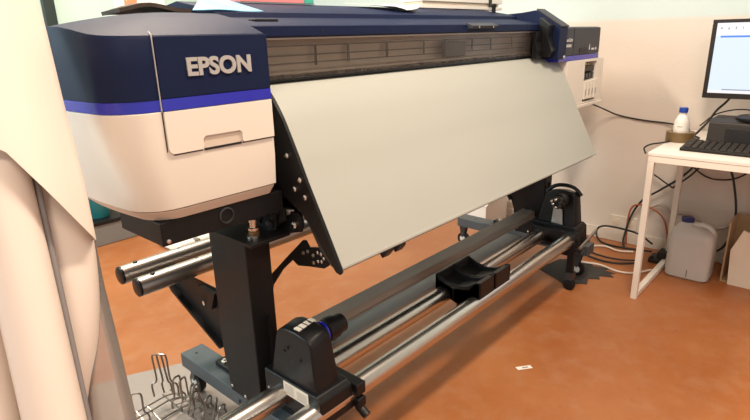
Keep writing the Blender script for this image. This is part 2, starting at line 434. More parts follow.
# cartridges
for i in range(4):
    x = bx0+.006+i*.0385
    c = bmesh.new(); box(c, x, x+.0365, -.006-.002*i, .04, .937, 1.030+.002*i)
    co = part('ink_cartridge', c, 'white', rhs, bevel=.003)
    part('cartridge_slot', B(x+.014, x+.019, -.0075-.002*i, -.004-.002*i, .958, .990), 'ink', co)
    part('cartridge_latch', B(x+.006, x+.029, .010, .042, 1.043, 1.070), 'dgrey', co)
for i in range(3):
    part('cartridge_tab', B(bx0+.02+i*.035, bx0+.034+i*.035, .02, .04, 1.108, 1.120), 'yellow' if i != 1 else 'paleletter', rhs)
part('bay_shade', B(bx0+.004, bx1-.004, .012, .042, 1.080, 1.104), 'black2', rhs)
# raised navy end cap of the top cover at the right
cap = bmesh.new(); prism(cap, [(-.012, 1.158), (-.016, 1.300), (.11, 1.380), (.18, 1.372), (.42, 1.36), (.42, 1.17), (.10, 1.165)], 'x', 1.655, 1.745)
cp = part('cover_end_cap', cap, 'navy', PR_, bevel=.004)
part('cap_bracket', PR([(.010, 1.172), (-.004, 1.20), (.020, 1.26), (.012, 1.31), (.062, 1.345), (.062, 1.172)], 'x', 1.60, 1.654), 'black2', cp, smooth=False)
part('cap_claw', PR([(.040, 1.168), (.036, 1.20), (.050, 1.24), (.045, 1.285), (.0625, 1.285), (.0625, 1.168)], 'x', 1.545, 1.599), 'black2', cp, smooth=False)
part('cap_edge_strip', PR([(-.018, 1.301), (.108, 1.381), (.108, 1.387), (-.022, 1.307)], 'x', 1.66, 1.742), 'charcoal', cp, bevel=.001)
part('cap_screw', LA((1.72, -.014, 1.168), [(.008, 0), (.007, -.004), (.003, -.005)], 12, 'y'), 'screw', cp)

# top cover beam -------------------------------------------------------------
part('top_cover', PR([(.072, 1.286), (.068, 1.318), (.10, 1.326), (.205, 1.343), (.21, 1.357), (.26, 1.370), (.40, 1.394), (.50, 1.38), (.53, 1.28), (.50, 1.20), (.3, 1.20), (.25, 1.286)], 'x', .001, 1.654), 'navy', PR_, bevel=.002)
tc_ = part('cover_fascia', PR([(.071, 1.2865), (.064, 1.291), (.064, 1.316), (.071, 1.319)], 'x', .003, 1.652), 'navy', PR_, bevel=.001)
part('cover_tab', PR([(.063, 1.30), (.04, 1.304), (.036, 1.312), (.07, 1.324), (.071, 1.30)], 'x', 1.0, 1.19), 'charcoal', PR_, bevel=.001)
for x in (1.045, 1.15): part('tab_screw', LA((x, .044, 1.307), [(.004, 0), (.004, -.007), (.002, -.008)], 10, 'y'), 'screw', PR_)
for x in (.25, .55, .85, 1.3, 1.5): part('fascia_screw', LA((x, .064, 1.303), [(.0035, 0), (.003, -.002)], 10, 'y'), 'recess', PR_)
part('hinge_slot', B(.06, .14, .12, .15, 1.327, 1.336), 'black2', PR_, bevel=.002)
part('cover_latch', LA((1.60, .30, 1.37), [(.010, 0), (.010, .03), (.014, .032), (.014, .045), (.004, .048)], 14, 'z'), 'black2', PR_)
# carriage rail and window ---------------------------------------------------
part('carriage_backplate', B(.002, 1.652, .15, .160, 1.173, 1.284), 'rail', PR_)
rl = bmesh.new()
for z, d in ((1.262, .012), (1.236, .016), (1.214, .010)): box(rl, .002, 1.652, .150-d*.6, .149, z, z+.003)
part('rail_ridge', rl, 'dgrey', PR_)
part('carriage_rail', PR([(.125, 1.186), (.125, 1.193), (.130, 1.197), (.149, 1.197), (.149, 1.186)], 'x', .002, 1.652), 'rail', PR_, bevel=.001)
rnd = random.Random(3)
for i in range(9):
    x = .10+i*.175+rnd.uniform(-.03, .03)
    b_ = bmesh.new(); box(b_, x, x+rnd.uniform(.004, .010), .136, .139, 1.205+rnd.uniform(0, .02), 1.265)
    part('rail_bracket', b_, 'black2' if i % 2 else 'dgrey', PR_)
mk = bmesh.new(); box(mk, .002, 1.652, .10, .19, 1.150, 1.172)
part('platen_base', mk, 'black2', PR_)
for i in range(30):
    x = .03+i*.0535; h = rnd.uniform(.006, .016)
    part('pinch_roller', B(x, x+rnd.uniform(.018, .036), .105+rnd.uniform(0, .015), .14, 1.1725, 1.1725+h), rnd.choice(['black2', 'dgrey', 'dgrey', 'recess']), PR_)
ch_ = bmesh.new(); box(ch_, .93, 1.07, .112, .132, 1.20, 1.258)
part('print_carriage', ch_, 'dgrey', PR_, bevel=.004)
part('front_window', PR([(.074, 1.284), (.078, 1.284), (.088, 1.178), (.084, 1.178)], 'x', .004, 1.63), 'glass', PR_)
part('window_edge', PR([(.073, 1.282), (.080, 1.282), (.080, 1.287), (.073, 1.287)], 'x', .004, 1.63), 'rail', PR_)
part('window_edge', PR([(.082, 1.174), (.090, 1.174), (.089, 1.179), (.083, 1.179)], 'x', .004, 1.63), 'black2', PR_)

# after heater panel and media sheet -----------------------------------------
prof = [(.098, 1.166), (.080, 1.162), (.060, 1.148), (.040, 1.125), (.014, 1.088), (-.012, 1.040), (-.040, .985), (-.068, .925), (-.122, .822), (-.172, .724), (-.179, .712), (-.180, .706)]
SX0, SX1 = .048, 1.795
sp = smoothpath([(0, y, z) for y, z in prof], 4)
grid = [[(SX0+(SX1-SX0)*j/14, p.y, p.z) for j in range(15)] for p in sp]
bm = bmesh.new(); slab(bm, grid, .004)
ms = part('media_sheet', bm, 'media', PR_); ms['label'] = 'pale grey sloping media sheet over the heater panel'
back = [(.10, 1.15), (.06, 1.09), (.03, 1.0), (-.02, .90), (-.12, .74), (-.165, .70)]
pl = [(y+.004, z-.006) for y, z in prof[1:]]+[(y+.03, z) for y, z in back[::-1]]
part('heater_panel', PR(pl, 'x', SX0+.004, 1.770), 'dgrey', PR_, bevel=.001)
side = [(.095, 1.164), (.050, 1.142), (.006, 1.082), (-.046, .978), (-.076, .918), (-.130, .812), (-.178, .718), (-.186, .702), (-.180, .694), (-.165, .698), (-.125, .745), (-.09, .79), (-.045, .835), (.02, .87), (.08, .86), (.14, .84), (.16, .90), (.16, 1.15)]
for x0, x1 in ((.037, .0465), (1.779, 1.789)):
    sp_ = part('side_plate', PR([(y+(.028 if x0 > 1 else 0), z+(.006 if x0 > 1 and z < .8 else 0)) for y, z in side], 'x', x0, x1), 'black', PR_, bevel=.001)
    for (y, z) in ((-.004, .990), (-.050, .930), (-.026, .902), (-.066, .885)):
        part('plate_screw', LA((x0-.0005, y, z), [(.0075, 0), (.0075, -.004), (.004, -.007)], 12, 'x'), 'screw', sp_)
for x in (.275, .335):
    part('media_guide_tab', PR([(-.14, .72), (-.105, .72), (-.10, .665), (-.118, .645), (-.135, .665)], 'x', x, x+.035), 'dgrey', PR_, bevel=.004)
# chassis behind the heater
part('chassis_beam', B(.03, 1.88, .20, .48, .80, 1.148), 'black', PR_, bevel=.004)
part('paper_guide', PR([(.13, 1.14), (.17, 1.14), (.20, .95), (.17, .95)], 'x', .05, 1.79), 'dgrey', PR_)
part('cross_frame', B(.03, 1.88, .14, .22, .77, .80), 'black', PR_, bevel=.002)

# stand ----------------------------------------------------------------------
for side_, x0 in (('l', -.055), ('r', 1.872)):
    x1 = x0+.085
    colm = part('stand_column', PR([(.10, .748), (.10, .19), (.265, .19), (.285, .35), (.285, .748)], 'x', x0, x1), 'black', PR_, bevel=.004)
    colm['label'] = 'black sheet steel stand column'
    part('column_plate', B(x0-.02, x1+.03, .04, .30, .748, .758), 'black', colm, bevel=.002)
    ft = part('foot_beam', B(x0+.005, x1+.01, -.16, .60 if side_ == 'l' else .66, .135, .189), 'foot', PR_, bevel=.003)
    ft['label'] = 'slate grey foot beam'
    part('beam_hole', LA((x0+.045, .555, .1885), [(.006, 0), (.005, .0015)], 12, 'z'), 'recess', ft)
    part('foot_stop', B(x0+.045, x1+.004, .35, .43, .189, .208), 'black2', ft, bevel=.004)
    part('stop_bolt', LA((x0+.062, .395, .207), [(.011, 0), (.011, .007), (.005, .008), (.005, .014)], 12, 'z'), 'screw', ft)
    for y, z in ((.23, .16), (.13, .16), (.12, .215), (.25, .215), (.18, .205)):
        part('column_bolt', LA((x0-.001 if z > .2 else x0+.004, y, z), [(.006, 0), (.006, -.003), (.003, -.005)], 10, 'x'), 'dgrey' if z < .2 else 'screw', ft)
    ye = .60 if side_ == 'l' else .645
    for y in (ye, -.10):
        xm = x0+(.058 if y > 0 else .04)
        cst = part('caster_bracket', PR([(y-.026, .135), (y+.026, .135), (y+.014, .085), (y+.006, .052), (y-.006, .052), (y-.014, .085)], 'x', xm-.018, xm-.015), 'dgrey', PR_)
        bm = bmesh.new(); prism(bm, [(y-.026, .135), (y+.026, .135), (y+.014, .085), (y+.006, .052), (y-.006, .052), (y-.014, .085)], 'x', xm+.015, xm+.018)
        part('bracket_cheek', bm, 'dgrey', cst)
        part('wheel', LA((xm, y, .040), [(.030, -.0145), (.038, -.012), (.040, -.006), (.040, .006), (.038, .012), (.030, .0145)], 26, 'x'), 'black2', cst)
        part('hub', LA((xm, y, .040), [(.018, -.017), (.020, -.0146), (.020, .0146), (.018, .017)], 20, 'x'), 'paleletter', cst)
    # rear gusset
    gx = x0+.02; ge = 0 if side_ == 'l' else .20
    gus = part('rear_gusset', PR([(.285, .53), (.62-ge, .53), (.62-ge, .50), (.58-ge, .455+ge*.2), (.31, .335+ge*.2), (.285, .30)], 'x', gx, gx+.006), 'black', PR_, bevel=.001)
    part('gusset_flange', PR([(.618-ge, .53), (.626-ge, .53), (.626-ge, .495), (.585-ge, .447+ge*.2), (.31, .325+ge*.2), (.30, .33+ge*.2), (.58-ge, .457+ge*.2), (.618-ge, .50)], 'x', gx-.02, gx+.02), 'black', gus)
    part('gusset_hook', PR([(.30, .525), (.40, .525), (.40, .50), (.345, .50), (.345, .46), (.33, .46)], 'x', gx-.018, gx-.001), 'black', gus, bevel=.001)
    part('gusset_screw', LA((gx-.001, .40, .455), [(.008, 0), (.008, -.004), (.003, -.006)], 12, 'x'), 'screw', gus)
    # levelling bolt and brackets between stand and body
    lv = bmesh.new()
    lathe(lv, (x0+.026, .088, .758), [(.020, 0), (.020, .008), (.010, .009), (.010, .022), (.016, .023), (.016, .030), (.010, .031), (.010, .045), (.013, .046), (.013, .054), (.008, .055), (.008, .078)], 14)
    part('levelling_bolt', lv, 'screw', colm)
    part('bolt_nut', LA((x0+.026, .088, .766), [(.015, 0), (.016, .004), (.016, .010), (.012, .012)], 6), 'brass', colm)
    part('mount_plate', B(x0+.0, x0+.082, .105, .20, .800, .806), 'dgrey', PR_, bevel=.001)
    mp = part('mount_bracket', PR([(.03, .838), (.30, .838), (.30, .806), (.17, .760), (.10, .760), (.03, .80)], 'x', x0+.092, x0+.10), 'black', PR_, bevel=.002)
    for y, z in ((.06, .825), (.08, .80), (.14, .79), (.2, .80)):
        part('bracket_bolt', LA((x0+.0915, y, z), [(.008, 0), (.008, -.005), (.004, -.007)], 6, 'x'), 'dgrey', mp)

# knuckle plates between column and heater side plate (seen as a tangle of black plates with bolts)
kp = part('hinge_plate', PR([(.115, .75), (.12, .89), (.05, .89), (.058, .858), (.066, .766)], 'x', .030, .036), 'black', PR_, bevel=.002)
for y, z in ((.090, .834), (.090, .780)):
    part('plate_bolt', LA((.0295, y, z), [(.012, 0), (.012, -.006), (.006, -.010)], 12, 'x'), 'dgrey', kp)
part('hinge_shaft', CY((.037, .085, .818), (.075, .03, .818), .011), 'tube', kp)
kp2 = part('hinge_plate', PR([(.15, .79), (.097, .790), (.034, .822), (.0, .824), (-.012, .815), (-.020, .791), (-.008, .768), (.04, .755), (.089, .728), (.15, .735)], 'x', .060, .068), 'black', PR_, bevel=.002)
part('plate_bolt', LA((.0595, .014, .787), [(.011, 0), (.011, -.006), (.006, -.009)], 12, 'x'), 'screw', kp2)
part('hinge_link', PR([(.10, .83), (.02, .86), (-.01, .84), (.0, .81), (.10, .80)], 'x', .080, .090), 'black', kp2, bevel=.002)
# tension arms
for ax_ in (.105, 1.76):
    arm = part('tension_arm', PR([(.27, .44), (.215, .556), (.12, .645), (.036, .722), (.025, .722), (.012, .705), (-.045, .718), (-.068, .700), (-.068, .668), (-.050, .655), (.010, .645), (.065, .633), (.090, .646), (.145, .598), (.205, .525), (.23, .43)], 'x', ax_-.005, ax_+.003), 'black', PR_, bevel=.001)
    arm['label'] = 'black plate arm with bright rivets'
    for y, z, m_ in ((-.025, .692, 'screw'), (-.040, .690, 'screw'), (-.040, .668, 'screw'), (-.025, .665, 'screw'), (.038, .675, 'tube'), (.018, .685, 'tube'), (-.005, .678, 'brass'), (-.005, .655, 'brass'), (-.050, .680, 'screw')):
        part('rivet', LA((ax_-.0055, y-.004, z+.008), [(.0055, 0), (.0055, -.003), (.003, -.004)], 10, 'x'), m_, arm)
# lower brace of the left column (curved black web)
part('column_web', PR([(.095, .19), (.095, .50), (.085, .50), (.075, .36), (.05, .27), (.0, .22), (.0, .19)], 'x', -.01, .0), 'black', PR_)
part('column_web', PR([(.095, .19), (.095, .50), (.085, .50), (.075, .36), (.05, .27), (.0, .22), (.0, .19)], 'x', 1.90, 1.91), 'black', PR_)

# cross beam with ribs, and glossy lower plate --------------------------------
cb = bmesh.new(); box(cb, .03, 1.872, .150, .222, .300, .330)
for i in range(10): box(cb, .03, 1.872, .153+i*.007, .1565+i*.007, .330, .3335)
for i in range(3): box(cb, .03, 1.872, .1475, .150, .304+i*.009, .308+i*.009)
cbo = part('cross_beam', cb, 'alu', PR_); cbo['label'] = 'ribbed aluminium cross beam'
part('beam_edge', B(.03, 1.872, .143, .1495, .2965, .3005), 'rail', PR_)
lp = bmesh.new(); prism(lp, [(.106, .250), (.108, .268), (.145, .262), (.215, .262), (.215, .250)], 'x', .09, 1.63)
lpo = part('lower_tray', lp, 'bluedark', PR_, bevel=.002); lpo['label'] = 'smoky blue glossy lower tray'
# rear steel feed tubes -------------------------------------------------------
for y, z in ((.555, .578), (.440, .571)):
    tb = part('feed_tube', CY((-.222, y, z), (1.92, y, z), .030, n=32), 'tube', PR_); tb['label'] = 'satin steel roll feed tube'
    part('tube_cap', LA((-.222, y, z), [(.0295, 0), (.0295, -.006), (.026, -.008)], 28, 'x'), 'black2', tb)
    part('tube_peg', LA((-.175, y-.004, z+.029), [(.007, -.002), (.007, .004), (.004, .006)], 12), 'black2', tb)
    part('tube_hole', LA((-.02, y, z+.0295), [(.005, -.002), (.004, .0012)], 12), 'recess', tb)

# take-up rails ---------------------------------------------------------------
RZ = .289
for y, x0 in ((-.137, -.30), (.007, -.40)):
    rb = part('take_up_rail', CY((x0, y, RZ), (1.70, y, RZ), .0335, n=40), 'steel', PR_); rb['label'] = 'polished steel take-up rail'

def reel_unit(ox, sgn):
    """drive box: ox = x of the outer face; sgn = +1 spindle towards +x"""
    def X(a): return ox+a*sgn
    def sx(a, b): return (min(X(a), X(b)), max(X(a), X(b)))
    # body: arched profile in y-z, tapering slightly upward
    pf = [(.062, .31), (.030, .470), (.022, .488), (.012, .497), (-.015, .508), (-.060, .511), (-.108, .504), (-.122, .494), (-.127, .480), (-.146, .31)]
    bm = bmesh.new()
    def sec(a, a2, k, dz): return [Vector((X(a if z < .4 else a2), -.045+(y+.045)*k, z+(dz if z > .4 else 0))) for y, z in pf]
    loft(bm, [sec(-.004, .003, .97, -.004), sec(0, .008, 1, 0), sec(.085, .070, 1, .010), sec(.095, .078, .96, .006)])
    u = part('reel_drive_unit', bm, 'black2', PR_, bevel=.004, seg=3)
    u['label'] = 'black reel drive box'
    fl = bmesh.new()
    prism(fl, [(.080, .258), (.080, .350), (-.150, .350), (-.166, .335), (-.172, .258)], 'x', *sx(-.012, .112))
    part('unit_base', fl, 'black2', u, bevel=.005)
    f2 = bmesh.new(); box(f2, *sx(.113, .150), -.185, .06, .296, .335)
    box(f2, *sx(.113, .145), -.19, -.10, .258, .289)
    part('rail_clamp', f2, 'black2', u, bevel=.004)
    part('clamp_knob', CY((X(.13), -.17, .255), (X(.13), -.205, .235), .013), 'black2', u)
    # clamp blocks under
    f3 = bmesh.new(); box(f3, *sx(.01, .06), -.115, -.02, .225, .261); box(f3, *sx(.02, .05), -.105, -.03, .20, .224)
    part('clamp_block', f3, 'dgrey', u, bevel=.002)
    # spindle cone
    c = bmesh.new(); lathe(c, (X(.086), -.075, .478), [(.030, 0), (.030, .012*sgn), (.034, .014*sgn), (.037, .030*sgn), (.035, .050*sgn), (.031, .053*sgn), (.029, .082*sgn), (.021, .087*sgn)], 26, 'x')
    cn = part('spindle_cone', c, 'black2', u)
    if sgn > 0: part('blue_ring', LA((X(.084), -.075, .478), [(.034, .003*sgn), (.0335, .010*sgn), (.031, .0125*sgn)], 26, 'x'), 'blue', cn)
    return u, X
u, X = reel_unit(-.035, 1)
hl = bmesh.new()
for y, z in ((-.010, .437), (-.026, .452), (-.080, .432)): lathe(hl, (-.0345, y, z), [(.0052, .004), (.0045, -.003)], 12, 'x')
part('screw_hole', hl, 'recess', u)
part('unit_label', PR([(-.118, .304), (-.118, .346), (-.012, .346), (-.012, .304)], 'x', -.0485, -.0472), 'label', u)
lt = bmesh.new()
for i in range(5): box(lt, -.0492, -.0486, -.058, -.018, .311+i*.0065, .3125+i*.0065)
for i in range(4): box(lt, -.0492, -.0486, -.112, -.070, .311+i*.0075, .3128+i*.0075)
part('label_print', lt, 'ink', u)
kn = bmesh.new()
for x, y, w_ in ((-.020, -.052, .012), (-.004, -.052, .014), (.014, -.052, .012), (.030, -.052, .014)):
    box(kn, x, x+w_, y-.014, y+.008, .508, .5175+x*.1)
part('switch_marks', kn, 'label', u)
part('unit_screw', LA((-.047, .06, .29), [(.005, 0), (.005, -.003), (.002, -.004)], 10, 'x'), 'screw', u)
# right-hand drive unit faces the camera with its spindle side
u2, X2 = reel_unit(1.80, -1)
# its face towards -x: silver panel and knurled hub
part('silver_panel', PR([(-.085, .335), (-.075, .430), (-.03, .430), (-.02, .335)], 'x', 1.700, 1.7045), 'tube', u2, bevel=.001)
hb = bmesh.new()
for k in range(7):
    a = 2*PI*k/7; cyl(hb, (1.650, -.075+.022*math.cos(a), .478+.022*math.sin(a)), (1.618, -.075+.020*math.cos(a), .478+.020*math.sin(a)), .007, n=10)
part('hub_teeth', hb, 'dgrey', u2)
for y, z in ((-.03, .50), (-.018, .478), (-.035, .462), (-.01, .490)):
    part('hub_screw', LA((1.612, y-.045, z), [(.006, .012), (.006, -.003), (.003, -.005)], 10, 'x'), 'screw', u2)
part('arched_handle', TU([(1.765, .04, .49), (1.77, .0, .525), (1.775, -.05, .535), (1.78, -.10, .525), (1.785, -.135, .49)], .010, 8), 'black2', u2)
part('side_knob', LA((1.795, -.10, .42), [(.02, 0), (.022, .01), (.022, .03), (.014, .034)], 20, 'x'), 'dgrey', u2)
ct = bmesh.new(); box(ct, 1.655, 1.84, -.18, .06, .238, .258); box(ct, 1.70, 1.725, -.155, -.12, .10, .238); box(ct, 1.74, 1.78, -.12, -.04, .17, .238)
part('unit_base', ct, 'black', u2, bevel=.003)
part('base_bar', CY((1.64, -.205, .27), (1.86, -.20, .30), .008), 'tube', u2)
cst = part('caster_bracket', B(1.69, 1.735, -.16, -.115, .062, .10), 'dgrey', PR_)
part('wheel', LA((1.712, -.14, .030), [(.024, -.012), (.030, -.009), (.030, .009), (.024, .012)], 24, 'x'), 'black2', cst)

# roll cradles on the rails ---------------------------------------------------
def cradle(x0, x1):
    pf = [(.046, .368), (.036, .370), (-.005, .352), (-.055, .345), (-.10, .356), (-.142, .384), (-.158, .384)]
    lowp = [(-.158, .268), (-.135, .262), (-.05, .27), (.046, .30)]
    bm = bmesh.new()
    # two end walls, front/back walls and V floor
    t = .010
    prism(bm, pf+lowp, 'x', x0, x0+t); prism(bm, pf+lowp, 'x', x1-t, x1)
    prism(bm, [(.046, .372), (.036, .372), (.030, .348), (-.04, .330), (-.04, .275), (.046, .30)], 'x', x0, x1)
    prism(bm, [(-.158, .383), (-.134, .378), (-.110, .346), (-.04, .330), (-.04, .272), (-.135, .263), (-.158, .268)], 'x', x0, x1)
    c = part('roll_cradle', bm, 'black2', PR_, bevel=.002)
    f = bmesh.new(); box(f, x0+.03, x1-.03, -.095, -.035, .235, .269); box(f, x1-.05, x1-.03, -.09, -.04, .205, .234)
    part('cradle_clamp', f, 'black2', c, bevel=.003)
    return c
c1 = cradle(.782, .895); c1['label'] = 'black V-shaped roll cradle'
c2 = cradle(.900, 1.020)

# ------------------------------------------------------------------ things on the printer
def sheet_on(name, pts, z, th, m, label, cat, wob=.004, bump=None):
    """thin irregular sheet, pts = outline quad (4 corners), subdivided"""
    a, b, c, d = [Vector(p) for p in pts]; n = 12; g = []
    for i in range(n+1):
        row = []
        for j in range(n+1):
            s, t = i/n, j/n
            p = a*(1-s)*(1-t)+b*s*(1-t)+c*s*t+d*(1-s)*t
            p = p+Vector((0, 0, wob*math.sin(5*s+3*t)*math.sin(PI*s)+(bump(s, t) if bump else 0)))
            row.append(p)
        g.append(row)
    bm = bmesh.new(); slab(bm, g, th)
    o = finish(name, bm, m); tag(o, label, cat); return o
sheet_on('folded_cloth', [(-.20, .32, 1.3635), (-.012, .30, 1.3645), (-.012, .48, 1.363), (-.17, .50, 1.362)], 0, .010, 'brown', 'dark brown folded cloth lying on top of the printer left end', 'cloth', .006, lambda s, t: .014*math.sin(PI*min(1, s*1.1))*(.6+.4*math.sin(PI*t)))
sheet_on('blue_paper', [(-.06, .215, 1.3600), (.165, .215, 1.3600), (.13, .345, 1.398), (.055, .36, 1.402)], 0, .002, 'bluepaper', 'pale blue paper sheet beside the brown cloth on the printer', 'paper', .003)
pb = empty('printed_carton', 'pink and green printed flat carton lying on the printer cover', 'box', (.36, .45, 1.3955))
part('carton_body', B(.22, .485, .40, .50, 1.3985, 1.43), 'pink', pb, bevel=.002)
part('carton_end', B(.486, .53, .40, .50, 1.3985, 1.43), 'green', pb, bevel=.002)
part('carton_base', B(.218, .532, .398, .502, 1.3955, 1.398), 'bluedark', pb)
sheet_on('curled_paper', [(.80, .25, 1.374), (.92, .235, 1.370), (1.08, .40, 1.402), (.70, .42, 1.404)], 0, .002, 'paper', 'curled white paper sagging over the middle of the printer cover', 'paper', .002, lambda s, t: .012*abs(2*s-1)*(1-t)+.002)
ov = empty('paper_stack', 'stack of white papers and boxes on the printer cover near the right end', 'papers', (1.55, .38, 1.386))
for i, (x0, x1, z0, z1, m_) in enumerate(((1.14, 1.86, 1.396, 1.410, 'paper'), (1.18, 1.84, 1.411, 1.425, 'cardpale'), (1.16, 1.86, 1.426, 1.455, 'paper'), (1.2, 1.82, 1.456, 1.50, 'paper'))):
    part('sheaf', B(x0, x1, .40+.01*(i % 2), .52, z0, z1), m_, ov, bevel=.002)
part('dark_band', B(1.72, 1.74, .392, .399, 1.41, 1.46), 'device', ov)

# ------------------------------------------------------------------ desk
DX0, DX1, DY0, DY1, DZ = 1.805, 2.545, -.413, -1.75, .744
dk = empty('desk', 'white desk with square metal frame against the right wall', 'desk', (DX0, DY0, 0))
part('desk_top', B(DX0, DX1, DY1, DY0, DZ-.016, DZ), 'deskwhite', dk, bevel=.002)
s = .030
fr = bmesh.new(); box(fr, DX0+.002, DX0+s, DY1+.002, DY0-.002, DZ-.046, DZ-.0165); box(fr, 2.395, 2.395+s, DY1+.002, DY0-.002, DZ-.046, DZ-.0165)
box(fr, DX0+s, 2.395, DY0-s, DY0-.002, DZ-.046, DZ-.0165); box(fr, DX0+s, 2.395, DY1+.002, DY1+s, DZ-.046, DZ-.0165)
part('frame_rail', fr, 'deskframe', dk, bevel=.002)
for x, ya, yb in ((DX0+.002, DY0-s, DY0-.002), (2.395, DY0-s, DY0-.002), (DX0+.002, DY1+.002, DY1+s), (2.395, DY1+.002, DY1+s)):
    part('leg', B(x, x+s-.002, ya, yb, .0, DZ-.0465), 'deskframe', dk, bevel=.002)
for ya, yb in ((DY0-s, DY0-.002), (DY1+.002, DY1+s)):
    part('floor_bar', B(DX0+s+.001, 2.394, ya, yb, .004, .032), 'deskframe', dk, bevel=.002)

# monitor
mo = empty('monitor', 'black flat monitor showing a document window above the keyboard', 'monitor', (2.34, -.80, DZ))
MX, MY0, MY1, MZ0, MZ1 = 2.30, -.497, -1.07, .947, 1.317
part('casing', B(MX+.004, MX+.035, MY1, MY0, MZ0, MZ1), 'bezel', mo, bevel=.004)
bz = bmesh.new(); t = .020
box(bz, MX, MX+.004, MY1, MY0, MZ1-t*.8, MZ1); box(bz, MX, MX+.004, MY1, MY0, MZ0, MZ0+t*1.3)
box(bz, MX, MX+.004, MY1, MY1+t, MZ0+t, MZ1-t); box(bz, MX, MX+.004, MY0-t, MY0, MZ0+t, MZ1-t)
part('bezel', bz, 'bezel', mo, bevel=.0015)
ya, yb, za, zb = MY1+t, MY0-t, MZ0+t*1.3, MZ1-t*.8
scn = part('screen', B(MX+.002, MX+.0038, ya, yb, za, zb), 'scr', mo)
part('toolbar', B(MX+.0015, MX+.0018, ya, yb, zb-.058, zb), 'scrtool', scn)
part('taskbar', B(MX+.0015, MX+.0018, ya, yb, za, za+.014), 'scrtool', scn)
part('status_bar', B(MX+.0015, MX+.0018, ya, yb-.06, za+.0145, za+.020), 'scrgrey', scn)
part('title_bar', B(MX+.0013, MX+.0018, ya, yb-.02, zb-.067, zb-.0585), 'scrblue', scn)
ic = bmesh.new()
for i in range(14):
    y = yb-.02-i*.030; z = zb-.024
    k = i % 4
    if k == 0: lathe(ic, (MX+.001, y, z), [(.0045, 0), (.0045, .0004)], 8, 'x')
    elif k == 1: prism(ic, [(y-.005, z-.006), (y+.005, z-.006), (y, z+.006)], 'x', MX+.001, MX+.0014)
    elif k == 2: box(ic, MX+.001, MX+.0014, y-.002, y+.003, z-.006, z+.006)
    else: prism(ic, [(y-.001, z-.006), (y+.002, z-.006), (y+.006, z+.006), (y+.003, z+.006)], 'x', MX+.001, MX+.0014)
part('toolbar_icons', ic, 'scricon', scn)
part('stand_neck', B(MX+.04, MX+.06, -.82, -.75, DZ+.012, 1.08), 'bezel', mo, bevel=.004)
part('stand_foot', B(2.295, 2.45, -.90, -.67, DZ, DZ+.012), 'bezel', mo, bevel=.004)

# small black office device
dv = empty('label_printer', 'small dark grey desktop printer below the monitor', 'printer', (2.16, -.70, DZ))
part('body', PR([(2.09, DZ+.002), (2.075, DZ+.02), (2.09, DZ+.115), (2.12, DZ+.128), (2.275, DZ+.128), (2.285, DZ+.11), (2.285, DZ+.002)], 'y', -.90, -.585), 'device', dv, bevel=.006)
part('output_slot', B(2.070, 2.10, -.87, -.66, DZ+.022, DZ+.095), 'recess', dv, bevel=.003)
part('paper_lid', LA((2.17, -.76, DZ+.128), [(.085, 0), (.085, .010), (.07, .018), (.02, .020)], 30), 'black2', dv)
part('side_sticker', B(2.12, 2.16, -.586, -.5835, DZ+.04, DZ+.085), 'ink', dv)

# keyboard
kb = empty('keyboard', 'black keyboard lying near the front edge of the white desk', 'keyboard', (1.99, -.74, DZ))
part('case', PR([(1.915, DZ), (1.912, DZ+.014), (2.075, DZ+.028), (2.078, DZ)], 'y', -.99, -.515), 'keys', kb, bevel=.004)
for r in range(5):
    for c_ in range(16):
        y = -.53-c_*.0285; x = 1.925+r*.028; z = DZ+.0150+(r*.028+.012)*.0859
        bm = bmesh.new(); loft(bm, [[Vector((x+dx_*.0125+.0125, y-.0125+dy_*.0125, z)) for dx_, dy_ in ((-1, -1), (1, -1), (1, 1), (-1, 1))], [Vector((x+dx_*.0095+.0125, y-.0125+dy_*.0095, z+.008)) for dx_, dy_ in ((-1, -1), (1, -1), (1, 1), (-1, 1))]])
        part('key', bm, 'bezel', kb, smooth=False)

# tape roll and bottle
tp = bmesh.new(); n = 40
lathe_pts = [(.040, 0), (.064, 0), (.064, .048), (.040, .048)]
rings = []
for r, h in lathe_pts: rings.append([tp.verts.new((2.165+r*math.cos(2*PI*i/n), -.455+r*math.sin(2*PI*i/n), DZ+h)) for i in range(n)])
for k in range(4):
    a, b = rings[k], rings[(k+1) % 4]
    for i in range(n): tp.faces.new([a[i], a[(i+1) % n], b[(i+1) % n], b[i]])
tag(finish('tape_roll', tp, 'tape', bevel=.001), 'brown packing tape roll standing round the bottle on the desk corner', 'tape roll')
bt = empty('bottle', 'milky plastic bottle with blue cap standing inside the tape roll', 'bottle', (2.165, -.455, DZ))
part('body', LA((2.165, -.455, DZ), [(.032, 0), (.035, .004), (.035, .088), (.032, .104), (.021, .126), (.016, .132), (.016, .142)], 32), 'bottle', bt)
part('cap', LA((2.165, -.455, DZ+.1425), [(.020, 0), (.020, .022), (.018, .024)], 24), 'capblue', bt)
lb = bmesh.new(); n = 16; A_ = []; 
for i in range(n+1):
    a = PI*(.72+.62*i/n); A_.append([lb.verts.new((2.165+.0356*math.cos(a), -.455+.0356*math.sin(a), DZ+h)) for h in (.056, .088)])
for a, b in zip(A_, A_[1:]): lb.faces.new([a[0], b[0], b[1], a[1]])
part('label', lb, 'paper', bt)
lb = bmesh.new(); A_ = []
for i in range(9):
    a = PI*(.90+.22*i/8); A_.append([lb.verts.new((2.165+.0360*math.cos(a), -.455+.0360*math.sin(a), DZ+h)) for h in (.074, .077)])
for a, b in zip(A_, A_[1:]): lb.faces.new([a[0], b[0], b[1], a[1]])
part('label_print', lb, 'ink', bt)

